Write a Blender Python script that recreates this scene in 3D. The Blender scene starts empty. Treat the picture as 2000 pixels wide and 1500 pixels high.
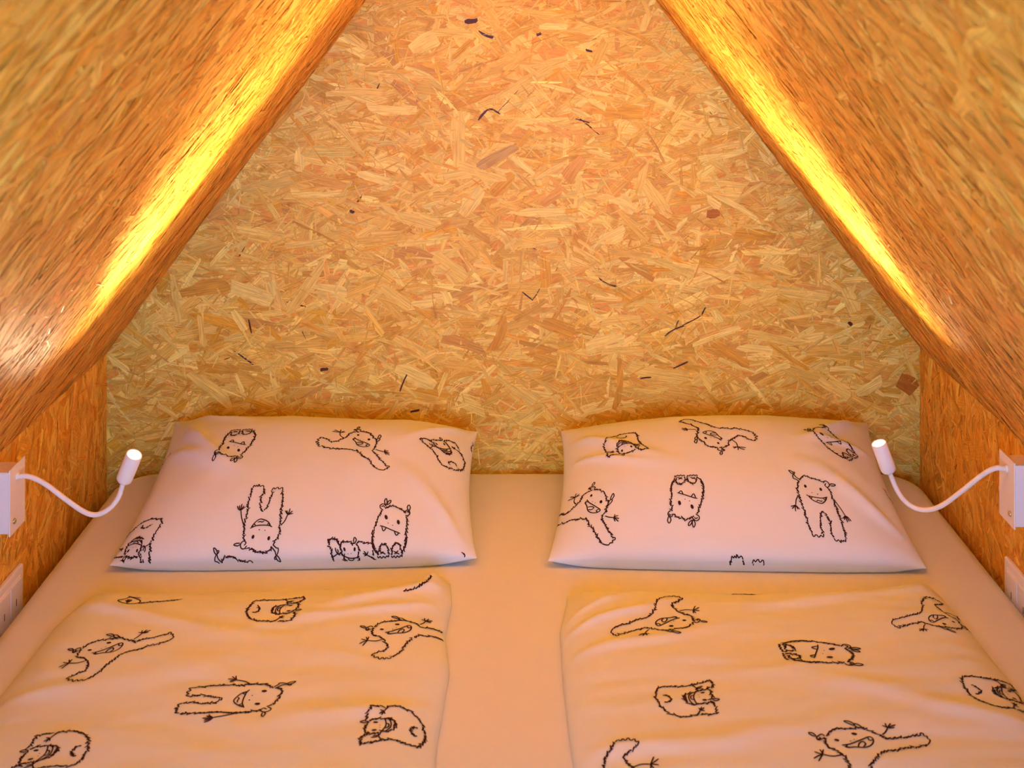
import bpy, bmesh, math, random
import numpy as np
from mathutils import Vector, Matrix

# ------------------------------------------------------------------ basics
sc = bpy.context.scene
COL = sc.collection
D = 2.37            # distance camera - gable wall
CAMZ = 0.962        # camera height above the mattress top (mattress top is z = 0)
XL, XR = -0.7976, 0.8026            # knee walls
ZJ_L, ZJ_R = 0.222, 0.232           # knee wall / slope joint heights
SL, SR = 1.361, 1.3153              # rise of the slopes
ZF = -0.17                          # platform floor
YB = -0.50                          # front gable (behind the camera)
# ridge: ZJ_L + SL*(x-XL) = ZJ_R - SR*(x-XR)
XA = (ZJ_R + SR*XR - ZJ_L + SL*XL) / (SL + SR)
ZA = ZJ_L + SL*(XA - XL)

# ------------------------------------------------------------------ camera
cam_d = bpy.data.cameras.new('camera')
cam = bpy.data.objects.new('camera', cam_d)
COL.objects.link(cam)
cam.location = (0, 0, CAMZ)
cam.rotation_euler = (math.radians(90), 0, 0)
cam_d.sensor_fit = 'HORIZONTAL'
cam_d.sensor_width = 36.0
cam_d.lens = 36.0 * 2353 / 2000
cam_d.shift_y = -795 / 2000
cam_d.clip_start = 0.02
cam_d.dof.use_dof = True
cam_d.dof.focus_distance = 2.15
cam_d.dof.aperture_fstop = 9.0
sc.camera = cam

# ------------------------------------------------------------------ world / daylight / exposure
wd = bpy.data.worlds.new('world')
sc.world = wd
wd.use_nodes = True
bg = wd.node_tree.nodes['Background']
bg.inputs[0].default_value = (0.62, 1.38, 3.0, 1)
bg.inputs[1].default_value = 4.6
sc.view_settings.view_transform = 'Standard'
sc.view_settings.look = 'None'
sc.view_settings.gamma = 1.0
sc.view_settings.use_curve_mapping = False
sc.view_settings.exposure = 0.07
sc.cycles.max_bounces = 7
sc.cycles.diffuse_bounces = 6
sc.cycles.glossy_bounces = 2
sc.cycles.use_adaptive_sampling = True
sc.cycles.adaptive_threshold = 0.08
sc.cycles.adaptive_min_samples = 16
sc.cycles.use_light_tree = False
sc.cycles.caustics_reflective = False
sc.cycles.caustics_refractive = False
sc.cycles.sample_clamp_indirect = 6.0
SPOT_W = 150.0
SPILL_W = 12.0
SPOT_COL = (0.97, 0.76, 0.47)
# light portal in the open end of the hut, helps the sampler find the sky
pl = bpy.data.lights.new('doorway_portal', 'AREA')
pl.shape = 'RECTANGLE'
pl.size, pl.size_y = 1.42, 1.32
po = bpy.data.objects.new('doorway_portal', pl)
COL.objects.link(po)
po.location = (0, YB, 0.50)
po.rotation_euler = (math.radians(90), 0, 0)
pl.cycles.is_portal = True

# ------------------------------------------------------------------ small helpers
def srgb(r, g, b):
    f = lambda c: (c/255/12.92) if c/255 <= 0.04045 else ((c/255+0.055)/1.055)**2.4
    return (f(r), f(g), f(b))

def tag(o, label=None, cat=None, group=None, kind=None):
    if label: o['label'] = label
    if cat: o['category'] = cat
    if group: o['group'] = group
    if kind: o['kind'] = kind
    return o

def link(name, me, mat=None, parent=None, smooth=False):
    o = bpy.data.objects.new(name, me)
    COL.objects.link(o)
    if mat is not None and len(me.materials) == 0:
        me.materials.append(mat)
    if smooth:
        me.shade_smooth()
    if parent is not None:
        o.parent = parent
    return o

def empty(name, loc=(0, 0, 0)):
    o = bpy.data.objects.new(name, None)
    COL.objects.link(o)
    o.location = loc
    o.empty_display_size = 0.05
    return o

def pydata(name, verts, faces):
    me = bpy.data.meshes.new(name)
    me.from_pydata([tuple(v) for v in verts], [], [tuple(f) for f in faces])
    me.update()
    return me

def box_bm(bm, x0, x1, y0, y1, z0, z1, bev=0.0, seg=2):
    r = bmesh.ops.create_cube(bm, size=1.0)
    bmesh.ops.scale(bm, vec=(x1-x0, y1-y0, z1-z0), verts=r['verts'])
    bmesh.ops.translate(bm, vec=((x0+x1)/2, (y0+y1)/2, (z0+z1)/2), verts=r['verts'])
    if bev > 0:
        es = list({e for v in r['verts'] for e in v.link_edges})
        bmesh.ops.bevel(bm, geom=es, offset=bev, segments=seg, affect='EDGES', profile=0.5)

def bm_mesh(bm, name):
    me = bpy.data.meshes.new(name)
    bmesh.ops.recalc_face_normals(bm, faces=bm.faces[:])
    bm.to_mesh(me); bm.free()
    return me

# ------------------------------------------------------------------ materials
def new_mat(name):
    m = bpy.data.materials.new(name)
    m.use_nodes = True
    nt = m.node_tree
    bsdf = nt.nodes['Principled BSDF']
    return m, nt, bsdf

def N(nt, t, **kw):
    n = nt.nodes.new(t)
    for k, v in kw.items():
        setattr(n, k, v)
    return n

def plain(name, col, rough=0.5, metal=0.0, spec=0.5):
    m, nt, b = new_mat(name)
    b.inputs['Base Color'].default_value = (*col, 1)
    b.inputs['Roughness'].default_value = rough
    b.inputs['Metallic'].default_value = metal
    b.inputs['Specular IOR Level'].default_value = spec
    return m

def strand_material(name='pressed_wood_strands', rough=0.46, spec=0.22):
    # colour per strand comes from the point attribute 'tone', grain runs along the strand ('grain' attribute, metres)
    m, nt, b = new_mat(name)
    L = nt.links
    tone = N(nt, 'ShaderNodeAttribute', attribute_name='tone')
    gr = N(nt, 'ShaderNodeAttribute', attribute_name='grain')
    mp = N(nt, 'ShaderNodeMapping'); mp.inputs['Scale'].default_value = (22, 520, 1)
    L.new(gr.outputs['Vector'], mp.inputs['Vector'])
    n1 = N(nt, 'ShaderNodeTexNoise'); n1.inputs['Scale'].default_value = 1.0
    n1.inputs['Detail'].default_value = 2; n1.inputs['Roughness'].default_value = 0.62
    L.new(mp.outputs[0], n1.inputs['Vector'])
    r1 = N(nt, 'ShaderNodeMapRange'); r1.inputs[1].default_value = 0.28; r1.inputs[2].default_value = 0.72
    r1.inputs[3].default_value = 0.66; r1.inputs[4].default_value = 1.22
    L.new(n1.outputs[0], r1.inputs[0])
    # soft resin blotches across several strands
    tc = N(nt, 'ShaderNodeTexCoord')
    n2 = N(nt, 'ShaderNodeTexNoise'); n2.inputs['Scale'].default_value = 28; n2.inputs['Detail'].default_value = 2
    L.new(tc.outputs['Object'], n2.inputs['Vector'])
    r2 = N(nt, 'ShaderNodeMapRange'); r2.inputs[1].default_value = 0.56; r2.inputs[2].default_value = 0.74
    L.new(n2.outputs[0], r2.inputs[0])
    mul = N(nt, 'ShaderNodeMix', data_type='RGBA', blend_type='MULTIPLY')
    mul.inputs['Factor'].default_value = 1.0
    L.new(tone.outputs['Color'], mul.inputs['A'])
    L.new(r1.outputs[0], mul.inputs['B'])
    mx = N(nt, 'ShaderNodeMix', data_type='RGBA', blend_type='MULTIPLY')
    L.new(r2.outputs[0], mx.inputs['Factor'])
    L.new(mul.outputs['Result'], mx.inputs['A'])
    mx.inputs['B'].default_value = (0.86, 0.70, 0.45, 1)
    # short dark pores
    mp3 = N(nt, 'ShaderNodeMapping'); mp3.inputs['Scale'].default_value = (60, 900, 1)
    L.new(gr.outputs['Vector'], mp3.inputs['Vector'])
    n3 = N(nt, 'ShaderNodeTexNoise'); n3.inputs['Scale'].default_value = 1.0; n3.inputs['Detail'].default_value = 1
    L.new(mp3.outputs[0], n3.inputs['Vector'])
    r3 = N(nt, 'ShaderNodeMapRange'); r3.inputs[1].default_value = 0.68; r3.inputs[2].default_value = 0.76
    r3.inputs[4].default_value = 0.55
    L.new(n3.outputs[0], r3.inputs[0])
    mx3 = N(nt, 'ShaderNodeMix', data_type='RGBA', blend_type='MULTIPLY')
    L.new(r3.outputs[0], mx3.inputs['Factor'])
    L.new(mx.outputs['Result'], mx3.inputs['A'])
    mx3.inputs['B'].default_value = (0.58, 0.36, 0.14, 1)
    L.new(mx3.outputs['Result'], b.inputs['Base Color'])
    b.inputs['Roughness'].default_value = rough
    b.inputs['Specular IOR Level'].default_value = spec
    return m

def board_material():
    m, nt, b = new_mat('resin_fines_board')
    L = nt.links
    tc = N(nt, 'ShaderNodeTexCoord')
    mp = N(nt, 'ShaderNodeMapping'); mp.inputs['Scale'].default_value = (60, 60, 260)
    L.new(tc.outputs['Object'], mp.inputs['Vector'])
    n1 = N(nt, 'ShaderNodeTexNoise'); n1.inputs['Scale'].default_value = 1; n1.inputs['Detail'].default_value = 5
    L.new(mp.outputs[0], n1.inputs['Vector'])
    cr = N(nt, 'ShaderNodeValToRGB')
    cr.color_ramp.elements[0].position = 0.3; cr.color_ramp.elements[0].color = (*srgb(204, 142, 38), 1)
    cr.color_ramp.elements[1].position = 0.7; cr.color_ramp.elements[1].color = (*srgb(230, 176, 56), 1)
    L.new(n1.outputs[0], cr.inputs[0])
    L.new(cr.outputs[0], b.inputs['Base Color'])
    b.inputs['Roughness'].default_value = 0.55
    return m

def fabric_material(name, col, weave=0.25):
    m, nt, b = new_mat(name)
    L = nt.links
    tc = N(nt, 'ShaderNodeTexCoord')
    n1 = N(nt, 'ShaderNodeTexNoise'); n1.inputs['Scale'].default_value = 9; n1.inputs['Detail'].default_value = 3
    L.new(tc.outputs['Object'], n1.inputs['Vector'])
    bp = N(nt, 'ShaderNodeBump'); bp.inputs['Strength'].default_value = weave; bp.inputs['Distance'].default_value = 0.006
    L.new(n1.outputs[0], bp.inputs['Height'])
    L.new(bp.outputs[0], b.inputs['Normal'])
    b.inputs['Base Color'].default_value = (*col, 1)
    b.inputs['Roughness'].default_value = 0.9
    b.inputs['Specular IOR Level'].default_value = 0.15
    return m

M_STRAND = strand_material()
M_VARN = strand_material('varnished_wood_strands', 0.46, 0.36)
M_BOARD = board_material()
M_SHEET = fabric_material('plain_sheet_cotton', (0.66, 0.74, 0.79), 0.12)
M_COVER = fabric_material('printed_cotton', (0.65, 0.755, 0.80), 0.22)
M_INK = plain('dark_brown_ink', srgb(52, 30, 30), 0.9, 0, 0.1)
M_FAINT = plain('ink_showing_through', srgb(176, 160, 152), 0.9, 0, 0.1)
M_WHITE = plain('white_lacquered_metal', (0.83, 0.79, 0.71), 0.38)
M_RUBBER = plain('white_silicone_tube', (0.84, 0.79, 0.70), 0.5)
M_PLAST = plain('white_switch_plastic', (0.80, 0.78, 0.74), 0.32)
M_DARK = plain('dark_marking', (0.02, 0.018, 0.016), 0.5)
M_STEEL = plain('screw_steel', (0.55, 0.52, 0.48), 0.25, 1.0)
M_LENS, _nt, _b = new_mat('lit_lens')
_b.inputs['Base Color'].default_value = (1, 1, 1, 1)
_b.inputs['Emission Color'].default_value = (1.0, 0.88, 0.66, 1)
_b.inputs['Emission Strength'].default_value = 5.0

# ------------------------------------------------------------------ strand boards
PAL = {k: np.array(srgb(*v))*np.array([1.04, .915, .34]) for k, v in dict(
    pale=(246, 212, 150), light=(240, 200, 130), mid=(232, 184, 106), tan=(222, 168, 86), yellow=(226, 166, 62),
    red=(224, 166, 98), dark=(216, 156, 70), brown=(208, 152, 90), grey=(194, 154, 110), deep=(180, 108, 42),
    bark=(84, 44, 28)).items()}
PN = ['pale', 'light', 'mid', 'tan', 'yellow', 'red', 'dark', 'brown', 'bark']
PW = np.array([0.10, 0.27, 0.31, 0.17, 0.055, 0.05, 0.03, 0.012, 0.003]); PW = PW/PW.sum()
PW1 = PW.copy(); PW1[-2:] = 0; PW1 /= PW1.sum()
K = 10

def outline_lean(rng, n, Ls, Ws):
    a = np.array([-.5, 0, .5, .5, 0, -.5]); s = np.array([1, 1, 1, -1, -1, -1.])
    px = a[None]*Ls[:, None] + rng.normal(0, .05, (n, 6))*Ls[:, None]
    end = np.array([1, 0, 1, 1, 0, 1])
    py = s[None]*.5*(1 + rng.normal(0, .12, (n, 6)))*(1 - end[None]*rng.uniform(0, .7, (n, 6)))*Ws[:, None]
    return px, py

def outline(rng, n, Ls, Ws, curve=True):
    """n closed outlines of K points, along x (length) and y (width)"""
    a = np.array([-.5, -.22, .10, .36, .5, .5, .34, .08, -.20, -.5])
    s = np.array([1, 1, 1, 1, 1, -1, -1, -1, -1, -1.])
    px = a[None]*Ls[:, None] + rng.normal(0, .030, (n, K))*Ls[:, None]
    end = np.zeros(K); end[[0, 9, 4, 5]] = 1
    wv = .5*(1 + rng.normal(0, .13, (n, K)))*(1 - end[None]*rng.uniform(0, .75, (n, K)))
    py = s[None]*wv*Ws[:, None]
    if curve:
        bend = rng.normal(0, .05, (n, 1))*Ls[:, None]
        py = py + bend*((px/Ls[:, None])**2*4 - .4)
    return px, py

def strand_field(rng, boards_area, u_rng, v_rng, inside, dens, bias, zmax):
    """random strand set; returns dict of arrays"""
    out = []
    for cls, (d, l0, l1, w0, w1, zlo, zhi, sp) in dens.items():
        n = int(d*boards_area)
        u = rng.uniform(*u_rng, n); v = rng.uniform(*v_rng, n)
        k = inside(u, v); u = u[k]; v = v[k]; n = len(u)
        Ls = rng.uniform(l0, l1, n)*rng.uniform(.7, 1, n); Ws = rng.uniform(w0, w1, n)*rng.uniform(.6, 1, n)
        th = np.where(rng.random(n) < .24, rng.uniform(0, math.pi, n), bias + rng.normal(0, sp, n))
        z = rng.uniform(zlo, zhi, n)*zmax
        out.append((u, v, Ls, Ws, th, z))
    return [np.concatenate(c) for c in zip(*out)]

def cull_hidden(u, v, Ls, Ws, th, z, cell=.0018):
    """drop the strands that lie wholly under others"""
    u0, v0 = u.min()-.1, v.min()-.1
    W, H = int((u.max()+.1-u0)/cell)+2, int((v.max()+.1-v0)/cell)+2
    ids = np.full((H, W), -1, np.int32)
    for i in np.argsort(z):
        nl, nw = max(2, int(Ls[i]*.92/cell*1.3)), max(1, int(Ws[i]*.8/cell*1.3))
        a = np.linspace(-.46, .46, nl)[:, None]*Ls[i]; b = (np.linspace(-.4, .4, nw) if nw > 1 else np.zeros(1))[None]*Ws[i]
        c, s = math.cos(th[i]), math.sin(th[i])
        ids[((v[i]+a*s+b*c-v0)/cell).astype(np.int32), ((u[i]+a*c-b*s-u0)/cell).astype(np.int32)] = i
    seen = np.bincount(ids[ids >= 0], minlength=len(u))
    k = seen > np.maximum(1, .04*Ls*Ws/cell**2)
    return [q[k] for q in (u, v, Ls, Ws, th, z)]

def tones(rng, n, w=PW):
    idx = rng.choice(len(PN), n, p=w)
    base = np.stack([PAL[k] for k in PN])[idx]
    j = np.exp(rng.normal(0, .075, (n, 1)))*np.exp(rng.normal(0, .018, (n, 3)))
    return base*j

def mass_tones(rng, Ws):
    c = tones(rng, len(Ws))
    wide = (Ws > .004) & (c[:, 0] < .25)          # bark only comes as thin flecks
    c[wide] = PAL['tan']
    return c

def strands_mesh(name, rng, frame, u, v, Ls, Ws, th, z, col):
    O, U, V, Nn = [np.array(c, float) for c in frame]
    n = len(u)
    K = 6
    px, py = outline_lean(rng, n, Ls, Ws)
    c, s = np.cos(th)[:, None], np.sin(th)[:, None]
    uu = u[:, None] + px*c - py*s
    vv = v[:, None] + px*s + py*c
    tilt = rng.normal(0, .00025, (n, 1))*px/Ls[:, None]*2 + rng.normal(0, .0002, (n, 1))*py/Ws[:, None]*2
    zz = np.maximum(z[:, None] + tilt, .00008)
    P = O + uu[..., None]*U + vv[..., None]*V + zz[..., None]*Nn
    me = bpy.data.meshes.new(name)
    nv = n*K
    me.vertices.add(nv); me.loops.add(nv); me.polygons.add(n)
    me.vertices.foreach_set('co', P.reshape(-1).astype(np.float32))
    order = np.arange(nv).reshape(n, K)
    # winding so that the normal follows the frame normal
    ordr = order[:, ::-1] if np.dot(np.cross(U, V), Nn) > 0 else order
    me.loops.foreach_set('vertex_index', ordr.reshape(-1).astype(np.int32))
    me.polygons.foreach_set('loop_start', (np.arange(n)*K).astype(np.int32))
    me.update(calc_edges=True)
    add_attrs(me, rng, n, K, px, py, col)
    return me

def add_attrs(me, rng, n, k, px, py, col):
    t = me.attributes.new('tone', 'FLOAT_COLOR', 'POINT')
    col = np.clip(col, .004, .94)
    cc = np.ones((n, k, 4), np.float32); cc[..., :3] = col[:, None, :]
    t.data.foreach_set('color', cc.reshape(-1))
    g = me.attributes.new('grain', 'FLOAT_VECTOR', 'POINT')
    off = rng.uniform(-50, 50, (n, 1, 3))
    gg = np.zeros((n, k, 3)); gg[..., 0] = px; gg[..., 1] = py
    gg = gg + off
    g.data.foreach_set('vector', gg.reshape(-1).astype(np.float32))

def single_strand(rng, frame, u, v, L_, W_, th, z, col, parent, name='wood_strand', thick=.0012, rough=True, mat=None):
    """one strand as a thin slab of its own"""
    O, U, V, Nn = [np.array(c, float) for c in frame]
    px, py = outline(rng, 1, np.array([L_]), np.array([W_]), rough)
    px, py = px[0], py[0]
    c, s = math.cos(th), math.sin(th)
    uu = u + px*c - py*s; vv = v + px*s + py*c
    top = O + uu[:, None]*U + vv[:, None]*V + z*Nn
    bot = top - min(thick, z + .0004)*Nn
    ctr = O + u*U + v*V
    verts = np.concatenate([top, bot]) - ctr
    fl = np.dot(np.cross(U, V), Nn) > 0
    f0 = list(range(K)); f0 = f0[::-1] if fl else f0
    faces = [f0] + [((i+1) % K, i, K+i, K+(i+1) % K) if not fl else (i, (i+1) % K, K+(i+1) % K, K+i) for i in range(K)]
    me = pydata(name, verts, faces)
    add_attrs(me, rng, 1, 2*K, np.tile(px, 2)[None], np.tile(py, 2)[None], np.array([col]))
    o = link(name, me, mat or M_STRAND, parent)
    o.location = ctr
    return o

DENS = {
    'large':  (900, .070, .150, .014, .036, 0.00, 0.80, .50),
    'middle': (2600, .040, .100, .007, .019, 0.15, 0.95, .55),
    'thin':   (2600, .025, .085, .0015, .0045, 0.40, 1.00, .60),
    'fines':  (3600, .008, .030, .0012, .0050, 0.35, 1.00, .90),
}

def board(name, frame, corners_uv, bias, seed, u_rng, v_rng, inside, scale=1.0, n_single=100, zmax=.0010, thick=.018, hand=(), share=None, tint=(1, 1, 1), mat=None):
    """a panel of the shell (slab) carrying strands: single big ones as parts, the mass as one stuff part"""
    O, U, V, Nn = [np.array(c, float) for c in frame]
    pts = [O + a*U + b*V for a, b in corners_uv]
    back = [p - thick*Nn for p in pts]
    n = len(pts)
    cen = sum(pts)/n
    fl = np.dot(np.cross(U, V), Nn) > 0
    area2 = sum(corners_uv[i][0]*corners_uv[(i+1) % n][1]-corners_uv[(i+1) % n][0]*corners_uv[i][1] for i in range(n))
    f = list(range(n))
    if (area2 > 0) != fl: f = f[::-1]
    faces = [f, [n+i for i in f[::-1]]] + [(f[(i+1) % n], f[i], n+f[i], n+f[(i+1) % n]) for i in range(n)]
    me = pydata(name, np.array(pts+back) - cen, faces)
    o = link(name, me, M_BOARD)
    o.location = cen
    tag(o, kind='structure')
    tint = np.array(tint); mat = mat or M_STRAND
    rng = np.random.default_rng(seed)
    area = (u_rng[1]-u_rng[0])*(v_rng[1]-v_rng[0])
    u, v, Ls, Ws, th, z = strand_field(rng, area, u_rng, v_rng, inside, DENS, bias, zmax)
    Ls = Ls*scale; Ws = Ws*scale
    lf = (O - cen, U, V, Nn)
    if share is None:
        u, v, Ls, Ws, th, z = cull_hidden(u, v, Ls, Ws, th, z)
        sm = strands_mesh('pressed_strands', rng, ((0, 0, 0), (1, 0, 0), (0, 1, 0), (0, 0, 1)), u, v, Ls, Ws, th, z, mass_tones(rng, Ws)*tint)
    else:
        sm = share
    so = link('pressed_strands', sm, mat, o)
    so.matrix_basis = Matrix((( *U, 0), (*V, 0), (*Nn, 0), (0, 0, 0, 1))).transposed()
    so.location = O - cen
    tag(so, kind='stuff')
    k = 0
    taken = []
    while k < n_single:
        a, b = rng.uniform(*u_rng), rng.uniform(*v_rng)
        if not inside(np.array([a]), np.array([b]))[0]: 
            k += 0.02; continue
        if any((a-p)**2+(b-q)**2 < .055**2 for p, q in taken):
            k += 0.02; continue
        taken.append((a, b))
        big = rng.random() < .45
        L_ = rng.uniform(.07, .13) if big else rng.uniform(.04, .09)
        W_ = rng.uniform(.014, .030) if big else rng.uniform(.006, .014)
        t_ = bias + rng.normal(0, .5) if rng.random() > .2 else rng.uniform(0, math.pi)
        single_strand(rng, lf, a, b, L_*scale, W_*scale, t_, zmax*rng.uniform(.62, .98), tones(rng, 1, PW1)[0]*tint, o, mat=mat)
        k += 1
    for (x1, y1, x2, y2, w, tone) in hand:
        a1, b1 = (x1-1000)/993, CAMZ-(y1+45)/993
        a2, b2 = (x2-1000)/993, CAMZ-(y2+45)/993
        L_ = math.hypot(a2-a1, b2-b1); t_ = math.atan2(b2-b1, a2-a1)
        nm = 'bark_fleck' if tone == 'bark' else 'wood_strand'
        zt = zmax*(1.25 if tone == 'bark' else rng.uniform(1.0, 1.2))
        single_strand(rng, lf, (a1+a2)/2, (b1+b2)/2, L_*1.04, w/993, t_, zt, PAL[tone]*tint*rng.uniform(.96, 1.04), o, nm)
    return o

# ------------------------------------------------------------------ the shell
HAND = [
 (894,217,895,325,30,'light'),(930,330,1010,285,20,'grey'),(650,235,708,300,12,'light'),(583,290,585,335,18,'pale'),
 (571,378,665,378,10,'pale'),(590,345,676,365,20,'red'),(640,180,757,183,16,'light'),(722,213,815,217,18,'pale'),
 (700,338,758,355,18,'pale'),(897,325,984,353,17,'light'),(1005,417,1103,412,16,'pale'),(1261,320,1247,376,17,'light'),
 (1263,362,1309,428,23,'light'),(1185,220,1256,222,27,'yellow'),(1136,310,1106,352,24,'red'),(1097,370,1056,400,19,'red'),
 (1100,260,1202,250,9,'red'),(1397,380,1482,428,11,'pale'),(1434,396,1496,354,9,'light'),(1366,311,1460,294,11,'pale'),
 (1212,390,1242,412,28,'pale'),(1220,446,1175,471,25,'pale'),(1208,414,1266,472,13,'mid'),(1280,420,1320,446,13,'dark'),
 (1380,417,1404,417,16,'deep'),(337,538,351,632,15,'light'),(450,560,531,588,30,'pale'),(631,513,566,606,20,'light'),
 (456,607,479,645,15,'pale'),(390,602,397,677,12,'light'),(354,572,446,555,26,'dark'),(213,697,252,726,14,'pale'),
 (384,716,467,722,18,'dark'),(367,727,454,791,21,'light'),(310,790,348,817,11,'light'),(486,624,491,651,3,'bark'),
 (626,722,641,720,6,'bark'),(864,658,949,688,19,'brown'),(986,620,966,683,18,'dark'),(611,557,678,572,18,'pale'),
 (773,717,850,753,28,'pale'),(771,661,829,696,22,'light'),(794,732,781,763,3,'bark'),(802,804,819,801,4,'bark'),
 (1062,498,1066,563,21,'yellow'),(848,503,907,544,30,'light'),(1170,546,1204,561,3,'bark'),(1297,655,1335,635,2.6,'bark'),
 (1333,636,1369,617,2.2,'bark'),(1370,616,1378,600,2.5,'bark'),(1319,640,1325,626,1.8,'bark'),(1149,677,1217,659,26,'pale'),
 (1178,686,1252,686,13,'light'),(1214,700,1203,802,12,'dark'),(1314,720,1344,706,3.2,'bark'),(1250,739,1271,736,3,'bark'),
 (1231,721,1342,739,25,'light'),(1359,669,1444,639,13,'pale'),(1394,671,1464,716,18,'dark'),(1060,627,1122,649,26,'dark'),
 (1174,631,1252,621,18,'light'),(1673,771,1724,741,22,'pale'),(1461,649,1552,669,18,'light'),(1441,677,1507,686,16,'pale'),
 (1621,720,1674,722,11,'pale'),(1506,674,1577,722,8,'dark'),(1651,563,1673,607,26,'light'),(1519,567,1617,581,24,'light'),
 (1504,726,1541,711,12,'pale'),(1756,742,1788,760,34,'deep'),(1523,793,1556,774,16,'light'),(1657,629,1664,635,7,'bark'),
 (803,98,852,71,32,'pale'),(907,43,933,40,9,'bark'),(935,62,963,74,5,'bark'),(934,234,951,214,4.5,'bark'),
 (950,215,962,213,3.6,'bark'),(961,213,976,222,3,'bark'),(1048,68,1057,66,6,'bark'),(1144,97,1157,101,4,'bark'),
 (834,61,927,68,14,'light'),(880,92,879,127,4,'pale'),(1127,171,1224,191,7,'pale'),(1059,165,1121,180,8,'pale'),
 (1054,52,1107,52,12,'pale'),(1031,136,1078,203,4,'pale'),(1034,196,1068,246,3.5,'pale'),(1124,232,1152,240,2.5,'bark'),
 (1020,570,1040,586,2.2,'bark'),(1040,586,1054,565,1.6,'bark'),(683,411,692,415,6,'bark'),(900,470,930,500,20,'mid'),
 (745,560,800,600,20,'light'),(1560,660,1590,640,12,'pale'),(1020,480,1090,470,16,'light'),(770,420,850,440,22,'light'),
 (960,380,1000,340,26,'yellow'),(905,420,940,370,26,'pale'),(700,470,790,462,18,'mid'),(560,480,640,470,14,'light'),
]
back_tri = lambda u, v: (v > -.12) & (v < ZJ_L + SL*(u-XL) + .06) & (v < ZJ_R - SR*(u-XR) + .06) & (np.abs(u) < .84)
wall_back = board('wall_back', ((0, D, 0), (1, 0, 0), (0, 0, 1), (0, -1, 0)),
    [(XL, ZF), (XR, ZF), (XR, ZJ_R), (XA, ZA), (XL, ZJ_L)], 0.0, 11, (-.84, .84), (-.1, 1.36), back_tri, 1.0, 110, hand=HAND, tint=(.88, 1.20, 1.65))   # raw board, paler than the varnished slopes

# knee walls: u runs along depth, v is height
kin = lambda u, v: (v > -.16) & (v < .24)
board('wall_left', ((XL, 0, 0), (0, 1, 0), (0, 0, 1), (1, 0, 0)),
    [(YB, ZF), (D, ZF), (D, ZJ_L), (YB, ZJ_L)], 1.45, 21, (1.0, D), (-.15, .23), kin, 1.0, 50)
board('wall_right', ((XR, D, 0), (0, -1, 0), (0, 0, 1), (-1, 0, 0)),
    [(0, ZF), (D-YB, ZF), (D-YB, ZJ_R), (0, ZJ_R)], 1.7, 22, (0, D-1.0), (-.15, .24), kin, 1.0, 50)

# slopes: u along depth, v up the slope
lL = math.hypot(XA-XL, ZA-ZJ_L); lR = math.hypot(XA-XR, ZA-ZJ_R)
vL = ((XA-XL)/lL, 0, (ZA-ZJ_L)/lL); vR = ((XA-XR)/lR, 0, (ZA-ZJ_R)/lR)
nL = (vL[2], 0, -vL[0]); nR = (-vR[2], 0, vR[0])
sin_ = lambda u, v: (u > -1)
sl_ = board('ceiling_slope_left', ((XL, .28, ZJ_L), (0, 1, 0), vL, nL),
    [(YB-.28, 0), (D-.28, 0), (D-.28, lL), (YB-.28, lL)], 1.45, 31, (0, D-.28), (0, lL), sin_, 1.0, 110, tint=(1.03, .89, .84), mat=M_VARN)
board('ceiling_slope_right', ((XR, D, ZJ_R), (0, -1, 0), vR, nR),
    [(0, 0), (D-YB, 0), (D-YB, lR), (0, lR)], 1.45, 32, (0, D-.28), (0, lR), sin_, 1.0, 110, tint=(1.03, .89, .84), mat=M_VARN,
    share=[c for c in sl_.children if c.name.startswith('pressed')][0].data)

# platform floor and the open front gable
bm = bmesh.new(); box_bm(bm, XL-.02, XR+.02, YB-.02, D+.02, ZF-.03, ZF)
tag(link('floor', bm_mesh(bm, 'floor'), M_BOARD), kind='structure')
g = [(-.70, ZF), (-.70, .22), (-.06, 1.10), (.06, 1.10), (.70, .22), (.70, ZF)]
o_ = [(XL, ZF), (XL, ZJ_L), (XA, ZA), (XA, ZA), (XR, ZJ_R), (XR, ZF)]
verts = [(x, YB, z) for x, z in o_] + [(x, YB, z) for x, z in g]
verts += [(x, YB-.03, z) for x, z in o_] + [(x, YB-.03, z) for x, z in g]
faces = []
for i in range(5):
    faces.append((i, i+1, 6+i+1, 6+i)); faces.append((12+i+1, 12+i, 18+i, 18+i+1)); faces.append((6+i, 6+i+1, 18+i+1, 18+i))
tag(link('wall_front', pydata('wall_front', verts, faces), M_BOARD), kind='structure')

# ------------------------------------------------------------------ mattress under a fitted sheet
MX0, MX1, MY0, MY1 = -.764, .788, .34, D-.006
def rrect(inset, rad, n=14):
    x0, x1, y0, y1 = MX0+inset, MX1-inset, MY0+inset, MY1-inset
    r = max(rad-inset, .004)
    pts = []
    for cx, cy, a0 in ((x1-r, y1-r, 0), (x0+r, y1-r, 90), (x0+r, y0+r, 180), (x1-r, y0+r, 270)):
        for i in range(n+1):
            a = math.radians(a0 + 90*i/n)
            pts.append((cx+r*math.cos(a), cy+r*math.sin(a)))
    return pts
rings = [(0, ZF), (0, ZF+.05), (-.004, -.09), (0, -.036)]
for i in range(1, 9):
    a = math.radians(90*i/8)
    rings.append((.034*(1-math.cos(a)), -.036+.034*math.sin(a)))
rings += [(.06, -.0008), (.11, 0.0), (.2, 0.0)]
verts, faces = [], []
for ins, z in rings:
    verts += [(x, y, z) for x, y in rrect(ins, .085)]
m_ = len(rrect(0, .085))
for r in range(len(rings)-1):
    for i in range(m_):
        j = (i+1) % m_
        faces.append((r*m_+i, r*m_+j, (r+1)*m_+j, (r+1)*m_+i))
faces.append([(len(rings)-1)*m_+i for i in range(m_)])
me = pydata('mattress', verts, faces)
mat_o = link('mattress', me, M_SHEET, smooth=True)
tag(mat_o, 'wide mattress under a smooth plain pale sheet filling the sleeping nook', 'mattress')

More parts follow.
